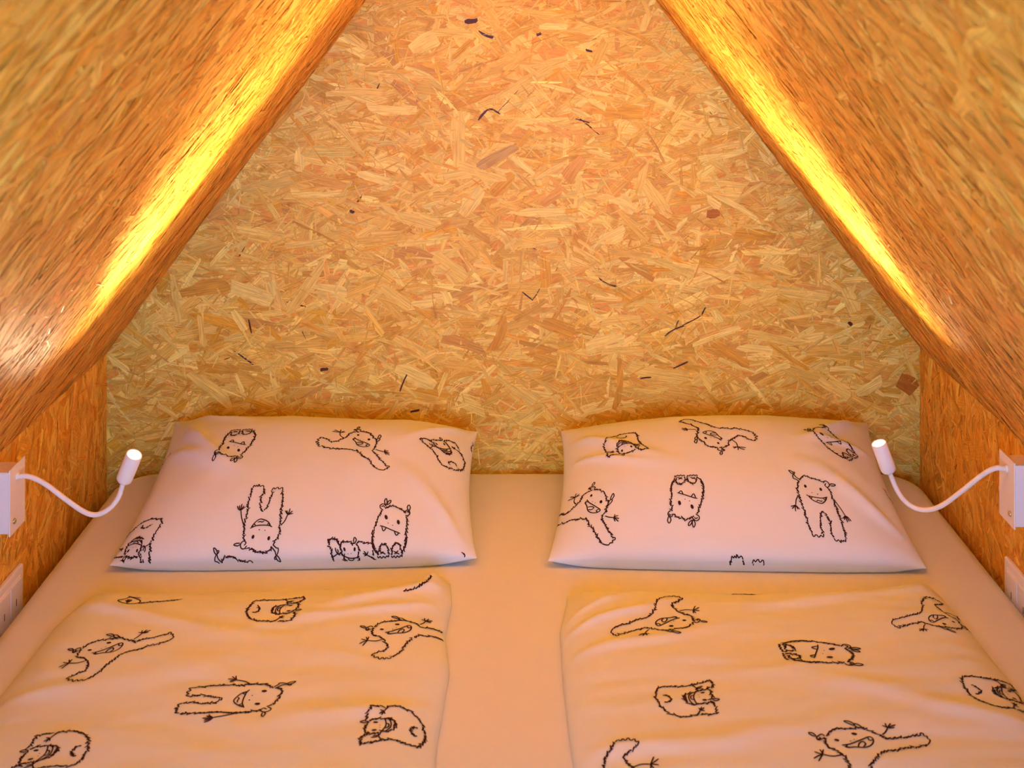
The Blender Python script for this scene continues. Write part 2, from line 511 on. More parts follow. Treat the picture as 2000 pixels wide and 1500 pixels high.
# ------------------------------------------------------------------ cloth surfaces
def wav(x, y, seed, n=7, kmin=8, kmax=30):
    """smooth pseudo random relief, roughly -1..1"""
    rng = random.Random(seed)
    out = 0
    for i in range(n):
        k = kmin*(kmax/kmin)**(i/(n-1)); a = rng.uniform(0, math.pi*2)
        ph = rng.uniform(0, 6.28)
        out = out + np.sin(k*(x*math.cos(a)+y*math.sin(a)) + ph + 1.3*np.sin(.6*k*(x*math.sin(a)-y*math.cos(a))+ph*2))/(1+.45*i)
    return out/2.6

def crease(x, y, x0, y0, ang, length, width, h):
    """a soft ridge starting near (x0,y0) and running along ang"""
    c, s = math.cos(ang), math.sin(ang)
    a = (x-x0)*c + (y-y0)*s; b = -(x-x0)*s + (y-y0)*c
    b = b + .12*a*np.sin(a/length*3)
    e = np.clip(a/length, 0, 1)
    return h*np.exp(-(b/(width*(.6+.9*e)))**2)*np.sin(math.pi*np.clip(e, 0, 1)**.6)

class Pillow:
    def __init__(self, FL, FR, BR, BL, Ht, seed, creases=()):
        self.c = [np.array(p, float) for p in (FL, FR, BR, BL)]
        self.Ht, self.seed, self.creases = Ht, seed, creases
    def mid(self, s, t):
        s = np.asarray(s, float)[..., None]; t = np.asarray(t, float)[..., None]
        FL, FR, BR, BL = self.c
        a, b = (s+1)/2, (t+1)/2
        P = (1-a)*(1-b)*FL + a*(1-b)*FR + a*b*BR + (1-a)*b*BL
        P = P + np.concatenate([-s*(1-t**2)*.014 + 0*t, (-t*(1-s**4)*.004)*np.where(t > 0, 2.2, -1.2) + 0*s, 0*s*t], -1)
        return P
    def top(self, s, t):
        s = np.asarray(s, float); t = np.asarray(t, float)
        P = self.mid(s, t)
        fs = np.clip(1-np.abs(s)**3.0, 0, 1)**.62
        gt = np.where(t < 0, .36*np.sqrt(np.clip(1-np.abs(t)**16, 0, 1)) + .64*np.clip(1-np.abs(t)**2.3, 0, 1), np.clip(1-np.abs(t)**2.6, 0, 1)**.55)
        h = self.Ht*fs*gt
        x, y = P[..., 0], P[..., 1]
        edge = np.minimum(1, np.minimum(1-np.abs(s), 1-np.abs(t))*7)
        h = h + edge*(.0042*wav(x, y, self.seed) + .0017*wav(x, y, self.seed+5, 6, 25, 70) + .0007*wav(x, y, self.seed+8, 5, 70, 150))
        # gathers running in from the four corners
        for (s0, t0, ang, L, w, hh) in self.creases:
            q = self.mid(np.array(s0), np.array(t0))
            h = h + edge*crease(x, y, q[0], q[1], ang, L, w, hh)
        Q = P.copy()
        Q[..., 2] += h
        Q[..., 1] -= .006*np.clip(-t, 0, 1)**6*np.sin(np.clip(h/.04, 0, 1)*math.pi)*fs
        return Q
    def bottom(self, s, t):
        P = self.mid(s, t)
        fs = np.clip(1-np.abs(s)**3.0, 0, 1)**.6; gt = np.clip(1-np.abs(t)**3, 0, 1)**.5
        P[..., 2] = np.maximum(.0015, P[..., 2] - .06*fs*gt)
        return P
    def mesh(self, name, ns=150, nt=120):
        # cosine spacing resolves the rounded rims
        ls = np.sin(np.linspace(-math.pi/2, math.pi/2, ns)); lt = np.sin(np.linspace(-math.pi/2, math.pi/2, nt))
        ls = .8*ls+.2*np.linspace(-1, 1, ns); lt = .85*lt+.15*np.linspace(-1, 1, nt)
        S, T = np.meshgrid(ls, lt)
        A = self.top(S, T).reshape(-1, 3); B = self.bottom(S, T).reshape(-1, 3)
        idx = np.arange(ns*nt).reshape(nt, ns)
        q = np.stack([idx[:-1, :-1], idx[:-1, 1:], idx[1:, 1:], idx[1:, :-1]], -1).reshape(-1, 4)
        bidx = idx.copy() + ns*nt
        bidx[0], bidx[-1], bidx[:, 0], bidx[:, -1] = idx[0], idx[-1], idx[:, 0], idx[:, -1]
        qb = np.stack([bidx[:-1, :-1], bidx[1:, :-1], bidx[1:, 1:], bidx[:-1, 1:]], -1).reshape(-1, 4)
        me = pydata(name, np.concatenate([A, B]), np.concatenate([q, qb]))
        bm = bmesh.new(); bm.from_mesh(me)
        bmesh.ops.delete(bm, geom=[v for v in bm.verts if not v.link_faces], context='VERTS')
        bm.to_mesh(me); bm.free()
        return me
    def mapper(self, s0, t0, shift=0.0):
        tt = np.sin(np.linspace(-math.pi/2, math.pi/2, 1400))
        P = self.top(np.full_like(tt, s0), tt)
        lt = np.concatenate([[0], np.cumsum(np.linalg.norm(np.diff(P, axis=0), axis=1))])
        P = self.top(tt, np.full_like(tt, t0))
        ls = np.concatenate([[0], np.cumsum(np.linalg.norm(np.diff(P, axis=0), axis=1))])
        b0 = np.interp(t0, tt, lt) + shift; a0 = np.interp(s0, tt, ls)
        def f(a, b):
            s = np.interp(a0+a, ls, tt); t = np.interp(b0+b, lt, tt)
            ok = (a0+a > .003) & (a0+a < ls[-1]-.003) & (b0+b > .002) & (b0+b < lt[-1]-.003)
            return self.at(s, t), ok
        return f
    def at(self, s, t, off=.0007):
        e = 2e-4
        s = np.clip(s, -1+2*e, 1-2*e); t = np.clip(t, -1+2*e, 1-2*e)
        P = self.top(s, t)
        n = np.cross(self.top(s+e, t)-self.top(s-e, t), self.top(s, t+e)-self.top(s, t-e))
        n /= np.linalg.norm(n, axis=-1, keepdims=True)+1e-12
        return P + n*off

class Duvet:
    """flat lying duvet: x edges as functions of y, far edge as function of x"""
    def __init__(self, left, right, far, near, H, seed, creases=(), bumps=()):
        self.l = np.array(left); self.r = np.array(right); self.f = np.array(far)
        self.near, self.H, self.seed, self.cr, self.bumps = near, H, seed, creases, bumps
    def xl(self, y): return np.interp(y, self.l[:, 1], self.l[:, 0])
    def xr(self, y): return np.interp(y, self.r[:, 1], self.r[:, 0])
    def yf(self, x): return np.interp(x, self.f[:, 0], self.f[:, 1])
    def height(self, x, y):
        e1 = x-self.xl(y); e2 = self.xr(y)-x; e3 = self.yf(x)-y; e4 = y-self.near
        d = lambda e, r: np.sqrt(np.clip(1-(1-np.clip(e/r, 0, 1))**2, 0, 1))
        k = d(e1, .060)*d(e2, .060)*d(e3, .075)*d(e4, .06)
        fill = 1 - .35*np.exp(-np.minimum(np.minimum(e1, e2), e3)/.09)
        h = .003 + self.H*k*fill
        w = np.clip(np.minimum(np.minimum(e1, e2), e3)/.05, 0, 1)
        h = h + w*(.0017*wav(x*.7, y*1.5, self.seed, 7, 12, 40) + .0011*wav(x*.55, y*1.7, self.seed+3, 6, 34, 90) + .0006*wav(x*.6, y*1.6, self.seed+9, 5, 90, 190))
        for c in self.cr:
            h = h + .62*w**.5*crease(x, y, *c)
        for (bx, by, sx, sy, hh) in self.bumps:
            h = h + np.clip(w*1.5, 0, 1)*hh*np.exp(-((x-bx)/sx)**2-((y-by)/sy)**2)
        return np.maximum(h, .0015)
    def pt(self, s, t):
        """s,t in 0..1"""
        y_ = self.near + t*(self.f[:, 1].max()-self.near)
        x = self.xl(y_) + s*(self.xr(y_)-self.xl(y_))
        y = self.near + t*(self.yf(x)-self.near)
        x = self.xl(y) + s*(self.xr(y)-self.xl(y))
        return x, y
    def mesh(self, name, ns=170, nt=300):
        g = lambda n: .5+.5*(.5*np.sin(np.linspace(-math.pi/2, math.pi/2, n))+.5*np.linspace(-1, 1, n))
        S, T = np.meshgrid(g(ns), g(nt))
        X, Y = self.pt(S, T)
        Z = self.height(X, Y)
        A = np.stack([X, Y, Z], -1).reshape(-1, 3)
        B = A.copy(); B[:, 2] = .0006
        idx = np.arange(ns*nt).reshape(nt, ns)
        q = np.stack([idx[:-1, :-1], idx[:-1, 1:], idx[1:, 1:], idx[1:, :-1]], -1).reshape(-1, 4)
        # rim skirt and a plain underside
        rim = list(idx[0, :]) + list(idx[1:, -1]) + list(idx[-1, -2::-1]) + list(idx[-2:0:-1, 0])
        vb = [(A[i, 0], A[i, 1], .0006) for i in rim]
        n0 = ns*nt
        sk = [(rim[(i+1) % len(rim)], rim[i], n0+i, n0+(i+1) % len(rim)) for i in range(len(rim))]
        faces = [tuple(f) for f in q] + sk + [tuple(n0+i for i in range(len(rim)))[::-1]]
        return pydata(name, np.concatenate([A, np.array(vb)]), faces)
    def mapper(self, x0, y0):
        def f(a, b):
            x = x0+a; y = y0+b
            ok = (x > self.xl(y)+.004) & (x < self.xr(y)-.004) & (y < self.yf(x)-.004) & (y > self.near+.01)
            return self.at(x, y), ok
        return f
    def at(self, x, y, off=.0007):
        e = 1e-3
        z = self.height(x, y)
        gx = (self.height(x+e, y)-self.height(x-e, y))/(2*e); gy = (self.height(x, y+e)-self.height(x, y-e))/(2*e)
        n = np.stack([-gx, -gy, np.ones_like(gx)], -1); n /= np.linalg.norm(n, axis=-1, keepdims=True)
        return np.stack([x, y, z], -1) + n*off

# ------------------------------------------------------------------ the line drawings of the print
# strokes in drawing units; 'f' = furry stroke, 'p' = plain pen stroke, 'o' = filled blob (x, y, rx, ry, tilt)
POSE_STAND = dict(c=(805, 830), k=(1/4760, 1/4350), st=[
 ('f', (690,612),(705,582),(735,566),(780,572),(830,590),(885,612)),
 ('f', (908,655),(925,690),(928,730),(935,780),(940,830),(936,880),(941,920),(948,960),(945,1010),(950,1050),(940,1092)),
 ('p', (940,1092),(936,1120),(922,1108),(915,1122),(902,1108),(898,1132),(884,1110),(872,1118),(860,1120),(850,1098)),
 ('f', (848,1095),(840,1050),(848,1000),(845,950),(835,915),(815,895),(795,910),(785,950),(775,1000),(775,1040),(780,1072)),
 ('p', (780,1072),(770,1100),(756,1086),(748,1094),(735,1104),(726,1088),(716,1085),(704,1098),(695,1096),(690,1070)),
 ('f', (690,1070),(680,1030),(672,980),(668,920),(665,870),(660,820),(655,770),(650,710),(662,660),(685,620)),
 ('p', (688,626),(656,602),(642,600),(640,575),(652,556),(664,580),(690,606)),
 ('p', (650,558),(630,540),(618,510),(640,522),(652,540),(652,556)), ('p', (652,556),(664,540),(660,528),(648,536)),
 ('p', (882,622),(900,600),(922,606),(932,632),(914,656),(892,642),(905,622)),
 ('p', (932,634),(950,622),(976,626),(984,632),(966,640),(936,640)),
 ('o', 725,670,11,16,0), ('o', 848,685,11,16,0), ('o', 765,730,4,4,0), ('o', 810,737,5,5,0),
 ('p', (714,754),(735,766),(790,772),(840,770),(886,752)), ('p', (730,768),(758,800),(815,822),(850,802),(878,762)),
 ('p', (785,806),(800,796),(815,802),(836,798)), ('p', (738,768),(744,788),(757,772)), ('p', (846,772),(862,786),(870,762)),
 ('p', (650,765),(625,800),(610,850)), ('p', (612,848),(592,856),(568,862)), ('p', (610,850),(590,868),(576,882)),
 ('p', (610,850),(602,876),(600,902)), ('p', (610,850),(618,872),(622,886)), ('p', (610,850),(624,868),(636,884)),
 ('p', (940,780),(970,840),(990,898)), ('p', (990,898),(975,918),(960,928)), ('p', (990,898),(982,922),(974,938)),
 ('p', (990,898),(994,930),(994,956)), ('p', (990,898),(1006,922),(1010,944)), ('p', (990,898),(1012,912),(1028,940))])
POSE_SIT = dict(c=(838, 1000), k=(1/4760, 1/4350), st=[
 ('f', (790,842),(820,830),(860,815),(900,830),(935,845),(958,872)),
 ('f', (962,886),(970,930),(968,980),(962,1030),(964,1080),(952,1130),(930,1186)),
 ('f', (770,865),(750,900),(735,940),(720,990),(705,1040),(703,1090),(715,1145),(738,1186)),
 ('p', (714,1036),(698,1085),(702,1130),(722,1168),(742,1188)), ('p', (956,1020),(966,1080),(958,1130),(935,1172)),
 ('f', (744,1196),(748,1160),(770,1134),(800,1130),(822,1150),(826,1192)),
 ('p', (742,1200),(750,1216),(762,1204),(774,1218),(788,1204),(800,1216),(812,1202),(826,1210),(826,1192)),
 ('p', (756,1168),(772,1180),(790,1176)), ('p', (762,1190),(782,1182),(804,1192)),
 ('f', (846,1196),(850,1160),(866,1126),(892,1116),(920,1140),(926,1190)),
 ('p', (846,1200),(856,1214),(868,1202),(880,1216),(894,1202),(906,1214),(918,1200),(930,1208),(926,1188)),
 ('p', (866,1172),(884,1180),(902,1168)), ('p', (868,1190),(890,1184),(910,1192)),
 ('o', 802,920,12,20,-.3), ('o', 900,955,12,20,-.2), ('o', 820,968,4,4,0), ('o', 855,985,4,4,0),
 ('p', (754,990),(790,998),(850,1022),(916,1046)), ('p', (770,996),(784,1032),(806,1004)), ('p', (868,1028),(884,1062),(906,1040)),
 ('p', (778,862),(752,842),(754,818),(778,806),(802,828)), ('p', (762,836),(776,822),(790,836)),
 ('p', (796,818),(784,782),(798,754),(806,790),(798,818)), ('p', (804,812),(816,780),(836,768),(832,792),(806,814)),
 ('p', (952,868),(966,840),(990,852),(990,876),(970,892)), ('p', (966,862),(978,850),(984,868)),
 ('p', (984,846),(970,818),(984,790),(996,812),(988,846))])
POSE_BEND = dict(c=(1275, 1185), k=(1/6304, 1/3930), st=[
 ('f', (1076,1046),(1130,1042),(1192,1042)), ('f', (1200,1052),(1230,1036),(1290,1030),(1380,1036),(1450,1070),(1500,1120),(1521,1180),(1510,1240),(1478,1280),(1400,1291),(1300,1286),(1205,1300),(1110,1322),(1036,1340)),
 ('f', (1076,1046),(1066,1100),(1064,1148)), ('f', (1036,1340),(1030,1290),(1060,1268),(1102,1262)),
 ('f', (1062,1252),(1056,1205),(1076,1156)), ('f', (1076,1150),(1110,1136),(1180,1130),(1240,1128),(1280,1145),(1297,1175),(1280,1205),(1230,1225),(1170,1242),(1110,1254),(1062,1256)),
 ('o', 1130,1160,20,7,0), ('o', 1130,1225,20,7,-.2), ('o', 1168,1182,4,3,0), ('o', 1170,1202,4,3,0),
 ('p', (1200,1131),(1212,1160),(1212,1190),(1186,1236)), ('p', (1232,1130),(1252,1160),(1250,1195),(1212,1232)),
 ('p', (1214,1162),(1236,1170),(1236,1190),(1214,1202)), ('p', (1284,1150),(1276,1180),(1284,1204)), ('p', (1270,1150),(1290,1164),(1278,1186)),
 ('p', (1212,1050),(1198,1064),(1186,1080)), ('p', (1186,1080),(1168,1078),(1150,1074)), ('p', (1186,1080),(1166,1090),(1148,1102)),
 ('p', (1186,1080),(1176,1094),(1168,1108)), ('p', (1186,1080),(1188,1092),(1196,1100)),
 ('p', (1205,1300),(1186,1284),(1172,1268)), ('p', (1172,1268),(1146,1264),(1128,1272)), ('p', (1172,1268),(1140,1280),(1114,1284)),
 ('p', (1172,1268),(1166,1250),(1158,1242)), ('p', (1172,1268),(1178,1254),(1184,1250)),
 ('f', (1458,1150),(1426,1148),(1405,1175),(1416,1202),(1452,1216)),
 ('p', (1066,1160),(1040,1152),(1010,1164),(1040,1170),(1064,1166))])
POSE_RUN = dict(c=(850, 610), k=(1/5700, 1/3208), st=[
 ('f', (605,548),(640,515),(680,495),(740,485),(800,475),(850,470),(905,482),(960,496),(1000,510),(1060,496),(1130,480),(1190,462),(1238,455)),
 ('p', (1236,456),(1234,442),(1252,440),(1258,456),(1276,452),(1276,468),(1290,474),(1284,492),(1268,510)),
 ('f', (1268,512),(1200,535),(1130,550),(1060,575),(990,590),(942,614)),
 ('f', (940,616),(915,650),(890,680),(878,720),(850,750),(798,792)),
 ('p', (798,792),(776,806),(758,796),(742,812),(726,796),(704,816),(688,794),(662,804),(656,784),(634,786),(650,764)),
 ('f', (652,768),(690,745),(730,730),(746,705),(722,672),(700,650),(660,625),(615,620),(600,590),(606,556)),
 ('p', (604,566),(580,570),(556,582),(546,566),(566,548),(584,542),(600,552)), ('p', (560,560),(572,566),(556,574),(564,580)),
 ('p', (544,556),(520,544),(492,546),(516,558),(544,560)),
 ('p', (868,480),(830,454),(800,452),(812,468),(840,474)), ('p', (806,456),(772,440),(734,444),(770,456),(800,462)),
 ('o', 795,513,20,8,0), ('o', 676,566,17,7,0), ('o', 765,560,4,3,0), ('o', 790,545,3,3,0),
 ('p', (706,592),(760,578),(830,546),(892,518),(916,532),(904,562),(860,585),(790,592),(742,602),(724,594)),
 ('p', (812,588),(822,566),(846,552),(862,566),(846,584)), ('p', (742,582),(736,600),(756,596)), ('p', (880,524),(892,540),(914,532)),
 ('p', (980,492),(1004,472),(1022,446)), ('p', (1022,446),(1004,440),(986,438)), ('p', (1022,446),(1012,432),(1010,420)),
 ('p', (1022,446),(1036,428),(1046,416)), ('p', (1022,446),(1050,432),(1078,420)), ('p', (1022,446),(1048,442),(1070,438)),
 ('p', (696,655),(640,668),(578,664)), ('p', (578,664),(550,660),(524,654)), ('p', (578,664),(548,676),(518,694)),
 ('p', (578,664),(564,684),(548,708)), ('p', (578,664),(570,648),(560,636)), ('p', (578,664),(580,648),(584,634))])
POSE_PAW = dict(c=(1170, 195), k=(1/5244, 1/2716), st=[
 ('p', (1000,156),(978,182),(934,206),(952,220),(1000,232),(1060,231),(1102,210),(1090,190),(1040,172),(1000,162)),
 ('p', (980,156),(1030,164),(1086,166)), ('p', (1010,186),(1012,228)), ('p', (986,200),(1012,216),(1036,196)), ('p', (996,190),(1012,214),(1028,188)),
 ('f', (1100,220),(1200,206),(1300,200),(1420,182))])
POSE_CURVE = dict(c=(1420, 50), k=(1/5200, 1/2650), st=[('f', (1325,88),(1400,66),(1450,40),(1500,2),(1530,-45))])
POSE_DASHES = dict(c=(1660, 135), k=(1/5200, 1/2650), st=[('f', (1520,127),(1580,124),(1640,132),(1705,136))])
POSE_TICK = dict(c=(240, 225), k=(1/4800, 1/4000), st=[('p', (236,196),(256,222),(232,244)), ('p', (244,206),(252,238)), ('f', (230,250),(222,284),(228,330)), ('p', (240,352),(232,396))])
POSES = dict(paw=POSE_PAW, curve=POSE_CURVE, dashes=POSE_DASHES, tick=POSE_TICK, stand=POSE_STAND, sit=POSE_SIT, bend=POSE_BEND, run=POSE_RUN)

def smooth_line(P, step):
    """Catmull-Rom through P, resampled at about 'step'"""
    P = np.asarray(P, float)
    if len(P) == 2:
        n = max(2, int(np.linalg.norm(P[1]-P[0])/step)+1)
        return P[0] + (P[1]-P[0])*np.linspace(0, 1, n)[:, None]
    Q = np.concatenate([[2*P[0]-P[1]], P, [2*P[-1]-P[-2]]])
    out = []
    for i in range(1, len(Q)-2):
        u = np.linspace(0, 1, 10, endpoint=False)[:, None]
        p0, p1, p2, p3 = Q[i-1], Q[i], Q[i+1], Q[i+2]
        out.append(.5*(2*p1+(p2-p0)*u+(2*p0-5*p1+4*p2-p3)*u**2+(-p0+3*p1-3*p2+p3)*u**3))
    C = np.concatenate(out+[P[-1:]])
    l = np.concatenate([[0], np.cumsum(np.linalg.norm(np.diff(C, axis=0), axis=1))])
    n = max(3, int(l[-1]/step)+1)
    q = np.linspace(0, l[-1], n)
    return np.stack([np.interp(q, l, C[:, 0]), np.interp(q, l, C[:, 1])], -1)

def strokes_of(pose, seed):
    """list of (points Nx2 in metres, width profile N) and filled polygons"""
    rng = random.Random(seed)
    c, k, st = pose['c'], pose['k'], pose['st']
    cv = lambda p: ((p[0]-c[0])*k[0], -(p[1]-c[1])*k[1])
    lines, blobs = [], []
    for s in st:
        if s[0] == 'o':
            _, x, y, rx, ry, tl = s
            pts = []
            for i in range(10):
                a = 2*math.pi*i/10
                ex, ey = rx*math.cos(a), ry*math.sin(a)
                pts.append(cv((x+ex*math.cos(tl)-ey*math.sin(tl), y+ex*math.sin(tl)+ey*math.cos(tl))))
            blobs.append(np.array(pts))
            continue
        C = smooth_line([cv(p) for p in s[1:]], .0016)
        if s[0] == 'p':
            w = np.full(len(C), .00095); w[0] *= .5; w[-1] *= .5
            lines.append((C, w))
        else:
            # tufts: short overlapping strokes that lean off the contour
            i = 0
            while i < len(C)-2:
                n = rng.randint(2, 5)
                seg = C[i:min(i+n+1, len(C))].copy()
                d = seg[-1]-seg[0]; L = np.hypot(*d)+1e-9
                nn = np.array([-d[1], d[0]])/L
                q = np.linspace(0, 1, len(seg))[:, None]
                sgn = 1 if rng.random() < .75 else -1
                seg = seg + nn*(q**2*sgn*rng.uniform(.0012, .0042) - .0008)
                w = .00145*np.linspace(1.05, .55, len(seg))*rng.uniform(.75, 1.15)
                lines.append((seg, w))
                i += max(2, n-1)
    return lines, blobs

def print_drawing(surf, parent, pose, at, ang=0, scale=1.0, mirror=False, seed=0, mat=None, name='printed_drawing', stretch=(1, 1)):
    f = surf.mapper(*at)
    lines, blobs = strokes_of(POSES[pose] if isinstance(pose, str) else pose, seed)
    c, s = math.cos(math.radians(ang)), math.sin(math.radians(ang))
    def tr(P):
        a = P[:, 0]*scale*(-1 if mirror else 1); b = P[:, 1]*scale
        return (a*c - b*s)*stretch[0], (a*s + b*c)*stretch[1]
    V, F = [], []
    la, lb = [], []
    for C, w in lines:
        T = np.gradient(C, axis=0); T /= np.linalg.norm(T, axis=1, keepdims=True)+1e-12
        Nn = np.stack([-T[:, 1], T[:, 0]], -1)*w[:, None]
        la.append(C+Nn); lb.append(C-Nn)
    n1 = sum(len(a) for a in la)
    ALL = np.concatenate(la+lb+blobs)
    PT, OK = f(*tr(ALL))
    k = 0
    for a in la:
        for q in range(k, k+len(a)-1):
            if OK[q] and OK[q+1] and OK[n1+q] and OK[n1+q+1]:
                b = len(V)
                V += [PT[q], PT[n1+q], PT[n1+q+1], PT[q+1]]
                F.append((b, b+1, b+2, b+3))
        k += len(a)
    k = 2*n1
    for B in blobs:
        if OK[k:k+len(B)].all():
            b = len(V); V += list(PT[k:k+len(B)]); F.append(tuple(range(b, b+len(B))))
        k += len(B)
    if not F: return None
    V = np.array(V)
    # face up
    me = pydata(name, V, F)
    bm = bmesh.new(); bm.from_mesh(me)
    bmesh.ops.remove_doubles(bm, verts=bm.verts[:], dist=1e-6)
    ref = Vector((0, -.35, 1))
    bad = [fc for fc in bm.faces if fc.normal.dot(ref) < 0]
    if bad: bmesh.ops.reverse_faces(bm, faces=bad)
    bm.to_mesh(me); bm.free()
    o = link(name, me, mat or M_INK, parent)
    return o

# ------------------------------------------------------------------ pillows
PIL_L = Pillow((-.650, 1.945, .012), (-.057, 1.965, .014), (-.066, 2.310, .090), (-.652, 2.335, .100), .066, 3,
    [(-.95, .85, -.9, .26, .016, .010), (-.98, .3, -.5, .22, .014, .008), (.95, -.9, 2.4, .2, .016, .007), (-.9, .55, -.75, .2, .009, .006),
     (-.92, .95, -.35, .18, .010, .006), (.95, .9, -2.3, .2, .012, .005)])
PIL_R = Pillow((.058, 1.960, .012), (.668, 1.940, .010), (.688, 2.335, .098), (.094, 2.320, .088), .069, 17,
    [(-.95, .6, -.6, .25, .014, .008), (-.95, .2, -.35, .2, .009, .006), (.95, -.75, 2.5, .22, .016, .008), (.9, .9, -2.2, .22, .014, .009), (.95, .3, 3.3, .16, .01, .006)])
pil_l = link('pillow', PIL_L.mesh('pillow'), M_COVER, smooth=True)
tag(pil_l, 'white pillow with black monster doodles at the left end of the bed', 'pillow', 'printed pillows')
pil_r = link('pillow', PIL_R.mesh('pillow'), M_COVER, smooth=True)
tag(pil_r, 'white pillow with black monster doodles at the right end of the bed', 'pillow', 'printed pillows')

DUV_L = Duvet([(-.690, .36), (-.684, 1.3), (-.678, 1.62), (-.672, 1.76), (-.655, 1.84), (-.63, 1.90)],
    [(-.086, .36), (-.090, 1.3), (-.094, 1.5), (-.086, 1.66), (-.097, 1.75), (-.092, 1.84), (-.10, 1.93)],
    [(-.70, 1.845), (-.64, 1.868), (-.55, 1.858), (-.40, 1.862), (-.25, 1.872), (-.17, 1.886), (-.12, 1.910), (-.085, 1.900)],
    .37, .036, 41,
    [(-.10, 1.86, -2.6, .26, .014, .009), (-.11, 1.80, -2.75, .34, .012, .006), (-.66, 1.80, -.25, .40, .016, .006),
     (-.67, 1.55, .35, .35, .02, .005), (-.10, 1.55, 3.5, .3, .02, .006), (-.5, 1.3, .4, .4, .02, .006)],
    [(-.115, 1.885, .03, .035, .016)])
DUV_R = Duvet([(.079, .36), (.077, 1.40), (.071, 1.55), (.069, 1.66), (.070, 1.76), (.082, 1.83), (.09, 1.90)],
    [(.690, .36), (.686, 1.3), (.676, 1.60), (.668, 1.76), (.660, 1.86), (.645, 1.92)],
    [(.06, 1.855), (.10, 1.870), (.22, 1.864), (.40, 1.858), (.55, 1.868), (.645, 1.892), (.70, 1.870)],
    .37, .036, 77,
    [(.075, 1.72, .55, .24, .011, .009), (.08, 1.76, .7, .18, .010, .006), (.075, 1.66, .35, .30, .014, .007),
     (.64, 1.85, -2.8, .4, .016, .006), (.08, 1.45, .2, .35, .02, .006), (.66, 1.5, 2.9, .4, .02, .006)],
    [(.635, 1.875, .03, .03, .008)])
duv_l = link('duvet', DUV_L.mesh('duvet'), M_COVER, smooth=True)
tag(duv_l, 'white duvet with black monster doodles below the left pillow', 'duvet', 'printed duvets')
duv_r = link('duvet', DUV_R.mesh('duvet'), M_COVER, smooth=True)
tag(duv_r, 'white duvet with black monster doodles below the right pillow', 'duvet', 'printed duvets')

# drawings on the covers: (pose, position on the cloth, turn, size, mirrored)
PRINTS = []
#PRINTS_BEGIN
PRINTS = [
    ('DL', 'run', (-0.5504, 1.6437), 0, 1, False),
    ('DL', 'run', (-0.1553, 1.7003), 0, .98, False),
    ('DL', 'stand', (-0.3569, 1.5402), -90, 1.0, False),
    ('DL', 'bend', (-0.1468, 1.4929), 0, 1, False),
    ('DL', 'bend', (-0.5469, 1.4375), 0, 1.02, False),
    ('DL', 'bend', (-0.3494, 1.7667), 180, 1, False),
    ('DR', 'run', (0.2175, 1.7477), 180, 1, False),
    ('DR', 'run', (0.6129, 1.76), 180, .9, False),
    ('DR', 'sit', (0.4205, 1.6483), -90, 1.05, False),
    ('DR', 'bend', (0.2232, 1.5452), 180, 1, False),
    ('DR', 'bend', (0.6296, 1.5713), 180, 1, False),
    ('DR', 'run', (0.4204, 1.436), -12, 1.03, False),
    ('DR', 'run', (0.1157, 1.4023), 180, 1, False),
    ('PL', 'sit', (-0.49, 0.125), 180, 1, False),
    ('PL', 'run', (0.256, 0.112), -75, 1, False),
    ('PL', 'bend', (0.847, 0.238), -60, 1, False),
    ('PL', 'stand', (-0.204, -0.753), 180, 1, False),
    ('PL', 'sit', (0.526, -0.826), 0, 1, False),
    ('PL', 'bend', (-0.887, -0.816), 80, 1, False),
    ('PL', 'stand', (-0.308, -1.0, -.046), 0, 1, False),
    ('PL', 'bend', (0.311, -1.0, -.002), -90, 1, False),
    ('PR', 'bend', (-0.617, 0.195), 95, 1, False),
    ('PR', 'run', (-0.014, 0.268), 105, 1, False),
    ('PR', 'sit', (0.696, 0.258), 48, 1, False),
    ('PR', 'run', (-0.843, -0.581), -85, 1, False),
    ('PR', 'sit', (-0.252, -0.577), 180, 1, False),
    ('PR', 'stand', (0.498, -0.611), 0, 1, False),
    ('PR', 'stand', (0.062, -1.0, -.050), 180, 1, False),
    ('DL', 'paw', (-0.5408, 1.7971), 0, 1, False),
    ('DL', 'curve', (-0.1457, 1.8301), 0, 1, False),
    ('DR', 'dashes', (0.3595, 1.821), 0, 1, False),
    ('PL', 'tick', (0.927, -0.988), 30, .8, False),
    ('PL', 'tick', (-0.93, -0.988), 60, .8, False),
    ('PL', 'tick', (-0.954, 0.301), -30, .9, False),
    ('PR', 'tick', (0.958, -0.173), 40, .9, False),
    ('PL', 'tick', (0.99, 0.705), 10, .9, False),
]
#PRINTS_END
for i, (host, pose, at, ang, size, mir) in enumerate(PRINTS):
    surf, par = dict(PL=(PIL_L, pil_l), PR=(PIL_R, pil_r), DL=(DUV_L, duv_l), DR=(DUV_R, duv_r))[host]
    print_drawing(surf, par, pose, at, ang, size, mir, 100+i)

# ------------------------------------------------------------------ reading lamps
def tube(bm, pts, r, seg=14):
    pts = [Vector(p) for p in pts]
    rings = []
    up = Vector((0, 1, 0))
    for i, p in enumerate(pts):
        t = (pts[min(i+1, len(pts)-1)] - pts[max(i-1, 0)]).normalized()
        a = t.cross(up).normalized(); b = t.cross(a).normalized()
        rings.append([bm.verts.new(p + r*(a*math.cos(2*math.pi*k/seg)+b*math.sin(2*math.pi*k/seg))) for k in range(seg)])
    for i in range(len(rings)-1):
        for k in range(seg):
            bm.faces.new((rings[i][k], rings[i][(k+1) % seg], rings[i+1][(k+1) % seg], rings[i+1][k]))
    bm.faces.new(rings[0][::-1]); bm.faces.new(rings[-1])

